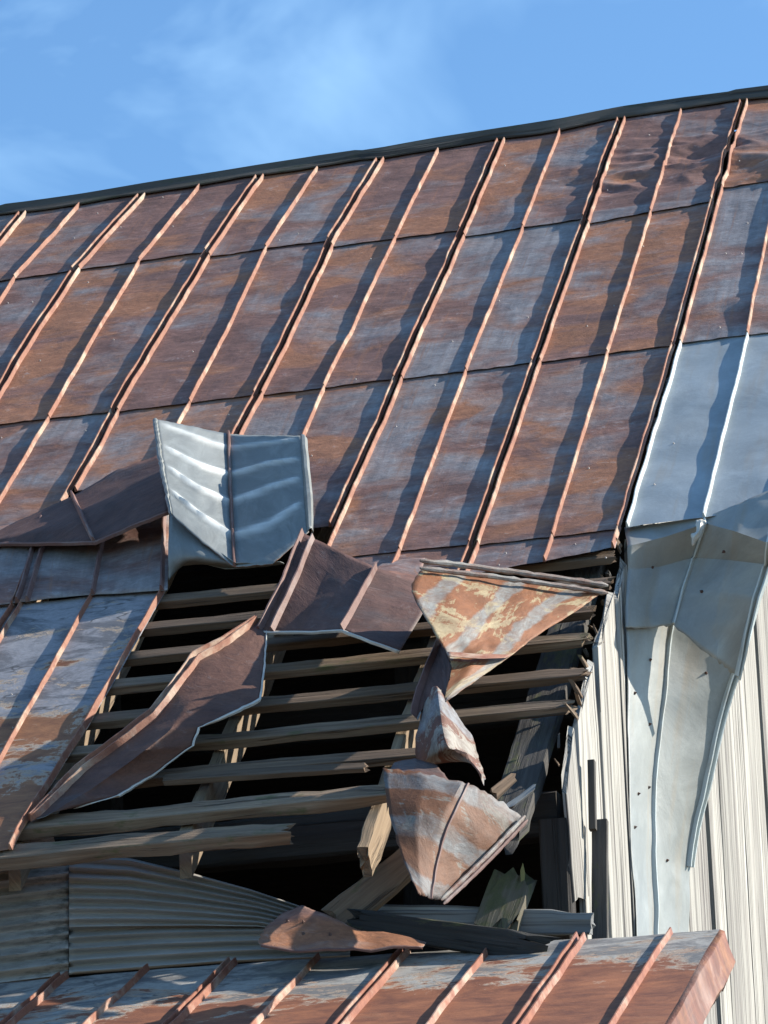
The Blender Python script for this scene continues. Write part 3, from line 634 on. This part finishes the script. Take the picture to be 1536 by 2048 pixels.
for x in (-2.6, 0., 2.3): q = P2(x, 3.0, -.2); plank('post', 'batten', (q.x, q.y, 0), (q.x, q.y, q.z - .05), V((1, 0, 0)), .12, .12, lt)

# ------------------------------------------------------------------ torn and hanging sheets
R = roof
# upright zinc sheet folded back over the slope (we see its underside)
C = [[R(313, 838, .35), R(385, 852, .26), R(457, 868, .16), R(530, 869, .19), R(603, 870, .22)],
     [R(326, 930, .29), R(395, 965, .20), R(461, 985, .11), R(535, 965, .14), R(610, 955, .17)],
     [R(343, 1030, .21), R(405, 1085, .13), R(469, 1133, .05), R(545, 1128, .07), R(617, 1062, .11)]]
def bnd(s, t):
    d = 0
    for c_, q in ((.12, .6), (.36, 1), (.57, 1), (.80, 1)):
        x = abs(t - .5) * 2; cc = c_ - .03 * x - .05 * x * x - .0; d += .012 * q * math.exp(-((s - cc) / .02) ** 2) * (1 if x < .86 else max(0, 1 - (x - .86) / .1))
    return d
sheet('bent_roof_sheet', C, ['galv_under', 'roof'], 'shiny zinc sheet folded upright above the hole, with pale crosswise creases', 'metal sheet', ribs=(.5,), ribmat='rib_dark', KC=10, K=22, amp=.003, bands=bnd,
      lips=(('l', .02), ('r', .03)), lipmat='galv_under', ribw=.02, ribh=.018, ragged=(.004, .01, .006, 0))
C = [[R(340, 1022, .18), R(400, 1070, .13), R(470, 1128, .06), R(560, 1126, .06)], [R(336, 1100, .12), R(395, 1112, .1), R(470, 1136, .03), R(560, 1132, .03)], [R(338, 1160, .03), R(362, 1134, .04), R(400, 1126, .02), R(450, 1136, .02)]]
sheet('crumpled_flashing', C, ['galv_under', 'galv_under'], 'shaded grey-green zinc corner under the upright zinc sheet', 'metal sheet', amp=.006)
# left flap
C = [[R(-130, 1090, .015), R(0, 1058, .02), R(145, 990, .03), R(235, 937, .04), R(322, 908, .07)], [R(-130, 1100, .02), R(0, 1074, .05), R(165, 1035, .09), R(260, 990, .10), R(330, 955, .14)], [R(-130, 1110, .02), R(0, 1086, .04), R(188, 1082, .10), R(262, 1050, .12), R(337, 1024, .16)]]
sheet('lifted_roof_sheet', C, ['roof_dark', 'galv_under'], 'dark brown roof sheet with its lower edge lifted, left of the upright zinc sheet', 'metal sheet', ribs=(.5,), ribmat='rib_dark', amp=.008, fq=3, ragged=(.012, 0, 0, 0), lips=(('b', .02),), lipmat='rib_dark')
# sheet lying flat between the flap and the next course
C = [[R(-80, 1060, .014), R(90, 1040, .014), R(215, 1030, .014), R(338, 1000, .02)], [R(-160, 1225, .02), R(42, 1203, .016), R(185, 1188, .016), R(335, 1180, .02)]]
sheet('loose_roof_sheet', C, ['roof_grey', 'galv_under'], 'shaded slate-grey roof sheet just below the lifted dark flap', 'metal sheet', ribs=(.3333 - .012, .3333 + .03, .6667, .975), ribmat='rib_dark', amp=.004, smooth_rows=False, K=16)
# brown creased sheet over the hole
C = [[R(600, 1062, .16), R(675, 1098, .17), R(751, 1136, .16), R(802, 1150, .12), R(850, 1168, .08)],
     [R(560, 1160, .16), R(640, 1178, .14), R(718, 1200, .18), R(775, 1220, .15), R(858, 1205, .10)],
     [R(513, 1262, .10), R(600, 1262, .12), R(684, 1259, .20), R(742, 1282, .18), R(800, 1301, .14)]]
sheet('creased_roof_sheet', C, ['roof_dark', 'galv_under'], 'creased red-brown sheet bridging the top of the hole, right of the upright zinc sheet', 'metal sheet', ribs=(.02, .09, .5), ribmat='rib_dark', amp=.004, smooth_rows=False, lips=(('b', .014),), K=12)
C = [[R(760, 1128, .02), R(800, 1118, .02), R(850, 1115, .02)], [R(745, 1142, .10), R(782, 1140, .08), R(845, 1140, .05)], [R(790, 1155, .11), R(820, 1160, .1), R(852, 1168, .08)]]
sheet('bent_flashing', C, ['roof_brown', 'galv_under'], 'small pinkish-brown bent strip joining the creased sheet to the slope', 'metal sheet', amp=.003)
# long twisted strip
S3C = C = [[R(512, 1240, .11), R(522, 1250, .11), R(533, 1262, .10)],
     [R(440, 1285, .14), R(490, 1300, .13), R(528, 1330, .11)],
     [R(383, 1310, .16), R(440, 1345, .15), R(519, 1398, .12)],
     [R(345, 1372, .15), R(375, 1410, .16), R(460, 1428, .13)],
     [R(302, 1428, .12), R(340, 1460, .15), R(398, 1455, .12)],
     [R(222, 1487, .09), R(290, 1500, .13), R(382, 1492, .08)],
     [R(152, 1537, .05), R(215, 1555, .08), R(312, 1545, .04)],
     [R(110, 1585, .02), R(160, 1592, .05), R(235, 1592, .03)],
     [R(60, 1640, .01), R(90, 1632, .02), R(150, 1614, .02)]]
sheet('twisted_roof_strip', C, ['roof_dark', 'galv_under'], 'long twisted brown strip sweeping down-left across the battens', 'metal sheet', ribs=(.03, .13), ribmat='rib', K=7, KC=12, amp=.003, smooth_rows=False, fq=9, lips=(('r', .010),), ragged=(0, .02, 0, .006))
# yellow-rust triangle with rolled rim
C = [[R(848, 1128, .34), R(940, 1142, .26), R(1030, 1158, .18), R(1120, 1172, .11), R(1212, 1180, .05)],
     [R(824, 1182, .36), R(925, 1215, .27), R(1000, 1215, .20), R(1078, 1215, .13), R(1158, 1216, .07)],
     [R(868, 1262, .30), R(925, 1272, .25), R(975, 1272, .20), R(1020, 1272, .16), R(1072, 1272, .11)],
     [R(894, 1304, .25), R(925, 1307, .22), R(958, 1308, .20), R(990, 1309, .17), R(1024, 1310, .14)],
     [R(902, 1335, .22), R(918, 1340, .21), R(936, 1345, .20), R(952, 1348, .18), R(968, 1350, .16)],
     [R(888, 1398, .20), R(889, 1399, .20), R(890, 1400, .20), R(891, 1400, .20), R(893, 1401, .20)]]
t4 = sheet('torn_roof_sheet', C, ['yellow_band', 'roof_brown'], 'triangular torn sheet with yellow rust underside and a rolled rim, right of the hole', 'metal sheet', K=8, KC=8, amp=.006, fq=7, smooth_cols=True, ragged=(.01, 0, .006, .006))
def tube(name, pts, r, mat, parent, seed=0):
    mb = MB(); prev = None; ds = 0
    for i, p in enumerate(pts):
        d = (pts[min(len(pts) - 1, i + 1)] - pts[max(0, i - 1)]).normalized(); a = d.cross(V((0, 0, 1))).normalized(); b = d.cross(a)
        rr = r * (1 + .5 * fbm(i * .9, seed)) * (.5 if i in (0, len(pts) - 1) else 1); ring = [mb.vert(p + a * math.cos(z * .785) * rr * .8 + b * math.sin(z * .785) * rr, (i * .03, z * .01)) for z in range(8)]
        if prev:
            for z in range(8): mb.face((prev[z], prev[(z + 1) % 8], ring[(z + 1) % 8], ring[z]))
        prev = ring
    return mb.build(name, mat, parent)
for (dy, mt, r_) in ((0, 'rim', .011), (15, 'rim', .010)):
    pts = []
    for i in range(29):
        s = i / 28; x = 840 + 376 * s; yy = 1121 + dy + 50 * s - 2 * math.sin(s * 3.1) + 1.5 * fbm(s * 9, dy); pts.append(R(x, yy, .36 - .31 * s))
    tube('rolled_rim', pts, r_, mt, t4, dy)
C = [[V(p) for p in r] for r in [[R(895, 1303, .26), R(960, 1307, .21), R(1024, 1309, .15)], [R(896, 1312, .27), R(960, 1316, .22), R(1012, 1315, .16)]]]
sheet('fold', C, ['rib', 'rib'], None, None, parent=t4, amp=.002)
# narrow dark neck between triangle and the curl
C = [[R(878, 1280, .16), R(890, 1300, .18), R(902, 1335, .2)], [R(850, 1345, .16), R(875, 1350, .18), R(893, 1390, .18)], [R(832, 1400, .14), R(850, 1400, .15), R(870, 1400, .15)], [R(828, 1432, .12), R(835, 1440, .12), R(842, 1425, .12)]]
sheet('torn_strip', C, ['roof_dark', 'galv_under'], 'narrow dark brown strip hanging from the tip of the yellow-rust triangle', 'metal sheet', ribs=(.1,), ribmat='rib_dark', amp=.004)
# curled grey piece
C = [[R(862, 1374, .20), R(874, 1370, .22), R(884, 1380, .20)],
     [R(842, 1425, .12), R(880, 1420, .23), R(912, 1422, .12)],
     [R(829, 1490, .08), R(888, 1468, .22), R(944, 1470, .06)],
     [R(832, 1522, .07), R(900, 1498, .19), R(958, 1510, .05)],
     [R(850, 1530, .07), R(925, 1512, .13), R(968, 1545, .05)],
     [R(948, 1522, .09), R(960, 1545, .08), R(972, 1572, .05)]]
sheet('curled_roof_sheet', C, ['scrap', 'roof_brown'], 'curled pale grey scrap with a pointed tail, below the yellow-rust triangle', 'metal sheet', K=8, KC=8, smooth_cols=True, amp=.005, fq=8, ragged=(0, .0, .005, .008))
# big hanging quadrilateral
def Q(x, y, Y): return atY(x, y, Y)
C = [[Q(766, 1535, -5.72), Q(850, 1545, -5.72), Q(925, 1562, -5.70), Q(985, 1588, -5.62), Q(1046, 1630, -5.52)],
     [Q(778, 1625, -5.86), Q(835, 1625, -5.86), Q(890, 1632, -5.82), Q(945, 1660, -5.72), Q(996, 1690, -5.62)],
     [Q(803, 1705, -5.95), Q(835, 1705, -5.93), Q(868, 1708, -5.88), Q(905, 1728, -5.80), Q(942, 1745, -5.72)],
     [Q(838, 1787, -6.02), Q(848, 1792, -6.0), Q(858, 1796, -5.97), Q(868, 1798, -5.92), Q(882, 1800, -5.86)]]
t6 = sheet('hanging_roof_sheet', C, ['red_band', 'roof_brown'], 'four-sided sheet hanging point-down at the eave, banded red rust and grey', 'metal sheet', ribs=(.55,), ribmat='rib_dark', ribw=.014, ribh=.008, K=8, KC=8, amp=.006, fq=6, ragged=(.014, .01, .006, 0), ribflip=False)
for o_, (dx, mt, r_) in enumerate(((0, 'rim', .008), (8, 'rib_dark', .007))):
    pts = []
    for i in range(25):
        s = i / 24; pts.append(Q(1050 + dx * .6 - 168 * s, 1632 + dx + 168 * s + 4 * math.sin(s * 3.1), -5.52 - .34 * s - .01))
    tube('rolled_rim', pts, r_, mt, t6, dx + 3)
# neck above it
C = [[R(790, 1525, .10), R(830, 1515, .12), R(872, 1530, .12)], [Q(770, 1548, -5.70), Q(840, 1552, -5.72), Q(900, 1560, -5.70)]]
sheet('torn_strip', C, ['roof_dark', 'galv_under'], 'dark rusty neck of metal between the curled scrap and the hanging four-sided sheet', 'metal sheet', amp=.006)
# brown sheet fallen on the lean-to
C = [[Q(566, 1822, -5.42), Q(602, 1808, -5.42), Q(650, 1826, -5.42), Q(700, 1850, -5.42), Q(852, 1880, -5.48)],
     [Q(528, 1858, -5.50), Q(600, 1855, -5.50), Q(660, 1862, -5.50), Q(720, 1872, -5.50), Q(850, 1884, -5.50)],
     [Q(518, 1890, -5.60), Q(600, 1901, -5.60), Q(660, 1899, -5.60), Q(740, 1894, -5.58), Q(846, 1889, -5.52)]]
sheet('fallen_roof_sheet', C, ['roof_orange', 'galv_under'], 'pointed rusty brown sheet fallen on top of the lean-to, over the dark plank', 'metal sheet', K=10, KC=9, amp=.008, fq=6, ragged=(.006, .004, .012, .0), lips=(('b', .012),), lipmat='rib_dark', nails=((.35, .3), (.6, .28), (.6, .5), (.3, .15)))

# zinc sheets hanging over the gable edge
W2 = .305
def hang(rows, x0=1.90):
    C = []
    for (l, c, r) in rows:
        a = atX(l[0], l[1], x0); m = away(a, c[0], c[1], W2); b = away(m, r[0], r[1], W2); C.append([a, a.lerp(m, .5), m, m.lerp(b, .5), b])
    return C
r0 = [R(1248, 1052, -.004), R(1330, 1044, -.004), R(1409, 1034, .004), R(1480, 1003, .05), R(1562, 968, .08)]
r1 = [atX(1255, 1092, 1.905), None, atY(1411, 1047, r0[2].y - .03), atY(1468, 1062, r0[3].y - .10), atY(1548, 1090, r0[4].y - .17)]; r1[1] = r1[0].lerp(r1[2], .5) + V((-.015, .03, 0))
mid_ = hang([((1256, 1140), (1388, 1115), (1540, 1130)), ((1252, 1200), (1366, 1180), (1519, 1195)), ((1251, 1256), (1343, 1254), (1477, 1357))])
for z, (px_, py_) in ((0, (1542, 1130)), (1, (1519, 1195))):
    mid_[z][4] = atY(px_, py_, mid_[z][2].y - (.10, .05)[z]); mid_[z][3] = mid_[z][2].lerp(mid_[z][4], .5) + V((0, -.012, 0))
mid_[2][3] = atY(1434, 1322, mid_[2][4].y - .10); mid_[0][1] += V((-.01, .04, 0)); mid_[1][1] += V((-.01, .04, 0)); mid_[2][2] += V((.01, -.03, 0))
Ca = [r0, r1] + mid_
tA = sheet('drooping_zinc_sheet', Ca, ['galv', 'galv'], 'upper zinc sheet bent down over the gable edge, with a torn lower edge', 'metal sheet', nails=((.5, .2), (.45, .7), (.75, .65)), ribs=(.5, (.965, .22, 1.), (1., .22, 1.)), ribmat='rib_galv', ribw=.015, ribh=.016, K=12, KC=8, amp=.005, fq=5, smooth_rows=False, ragged=(0, .012, 0, 0), sd=2)
yC = r0[2].y - .06
C = [[Q(1392, 1040, yC), Q(1402, 1036, yC), Q(1413, 1042, yC)], [Q(1391, 1062, yC - .02), Q(1399, 1060, yC - .03), Q(1407, 1062, yC)], [Q(1381, 1068, yC - .03), Q(1388, 1075, yC - .04), Q(1400, 1076, yC - .02)], [Q(1384, 1092, yC - .02), Q(1388, 1091, yC - .02), Q(1392, 1086, yC - .01)]]
sheet('torn_corner', C, ['galv_pale', 'galv'], None, None, parent=tA, K=5, KC=4, amp=.006, fq=16, ragged=(.004, .004, .004, .004))
Cb = hang([((1251, 1215), (1352, 1215), (1490, 1280)), ((1254, 1300), (1337, 1300), (1484, 1330)), ((1256, 1400), (1326, 1400), (1462, 1390)), ((1260, 1550), (1306, 1560), (1420, 1560)), ((1266, 1700), (1307, 1700), (1383, 1722)), ((1272, 1800), (1310, 1800), (1378, 1800)), ((1276, 1910), (1312, 1910), (1374, 1910))], 1.895)
sheet('hanging_zinc_sheet', Cb, ['galv', 'galv'], 'long pale zinc sheet hanging down the gable boards behind the lean-to', 'metal sheet', ribs=(.5, (.96, 0., .7), (1., 0., .7)), ribmat='rib_galv', ribw=.015, ribh=.016, nails=((.22, .3), (.25, .8), (.4, .35), (.52, .42), (.55, .2), (.33, .1), (.7, .7), (.62, .12)), K=9, KC=8, amp=.005, fq=3, sd=5)

# ------------------------------------------------------------------ fallen timbers
def fallen(name, mat, A, B, wdir, w, t, label, **k):
    e = empty(name, A.lerp(B, .5), label, 'timber', 'broken timbers below the hole'); plank('timber', mat, A, B, wdir, w, t, e, **k); return e
fallen('fallen_plank', 'charred', Q(690, 1840, -5.31), Q(1092, 1899, -5.52), V((0, 0, 1)), .115, .05, 'long dark rotten plank lying along the top of the lean-to', rag=.12, jit=.008, taper=(.7, .9))
fallen('leaning_plank', 'batten_moss', Q(668, 1845, -5.33), Q(840, 1705, -5.25), V((-.6, 0, .8)), .115, .035, 'short grey-brown plank slanting up to the right beneath the hanging sheet', rag=.02, jit=.006, ragA=.03)
t3 = fallen('mossy_plank', 'mossy', Q(982, 1880, -5.30), Q(1036, 1742, -5.10), V((1, 0, 0)), .155, .04, 'mossy split plank standing on the lean-to left of the corner post', rag=.07, jit=.008)
mb = MB(); lp = [(1041, 1742), (1046, 1726), (1050, 1745), (1049, 1765), (1045, 1780), (1042, 1762)]
mb.face([mb.vert(Q(x, y, -5.155)) for x, y in lp])
mb.build('lichen_patch', 'lichen', t3, smooth=False, thick=.004)
fallen('split_stick', 'batten', Q(985, 1592, -5.38), Q(1030, 1554, -5.30), V((-.6, 0, .8)), .04, .03, 'short blunt stub of wood above the hanging sheet', rag=.02, jit=.005)
fallen('split_stick', 'greywood', Q(1012, 1618, -5.42), Q(1070, 1573, -5.36), V((-.6, 0, .8)), .022, .02, 'pale splinter poking out behind the top right of the hanging sheet', rag=.03, jit=.003)
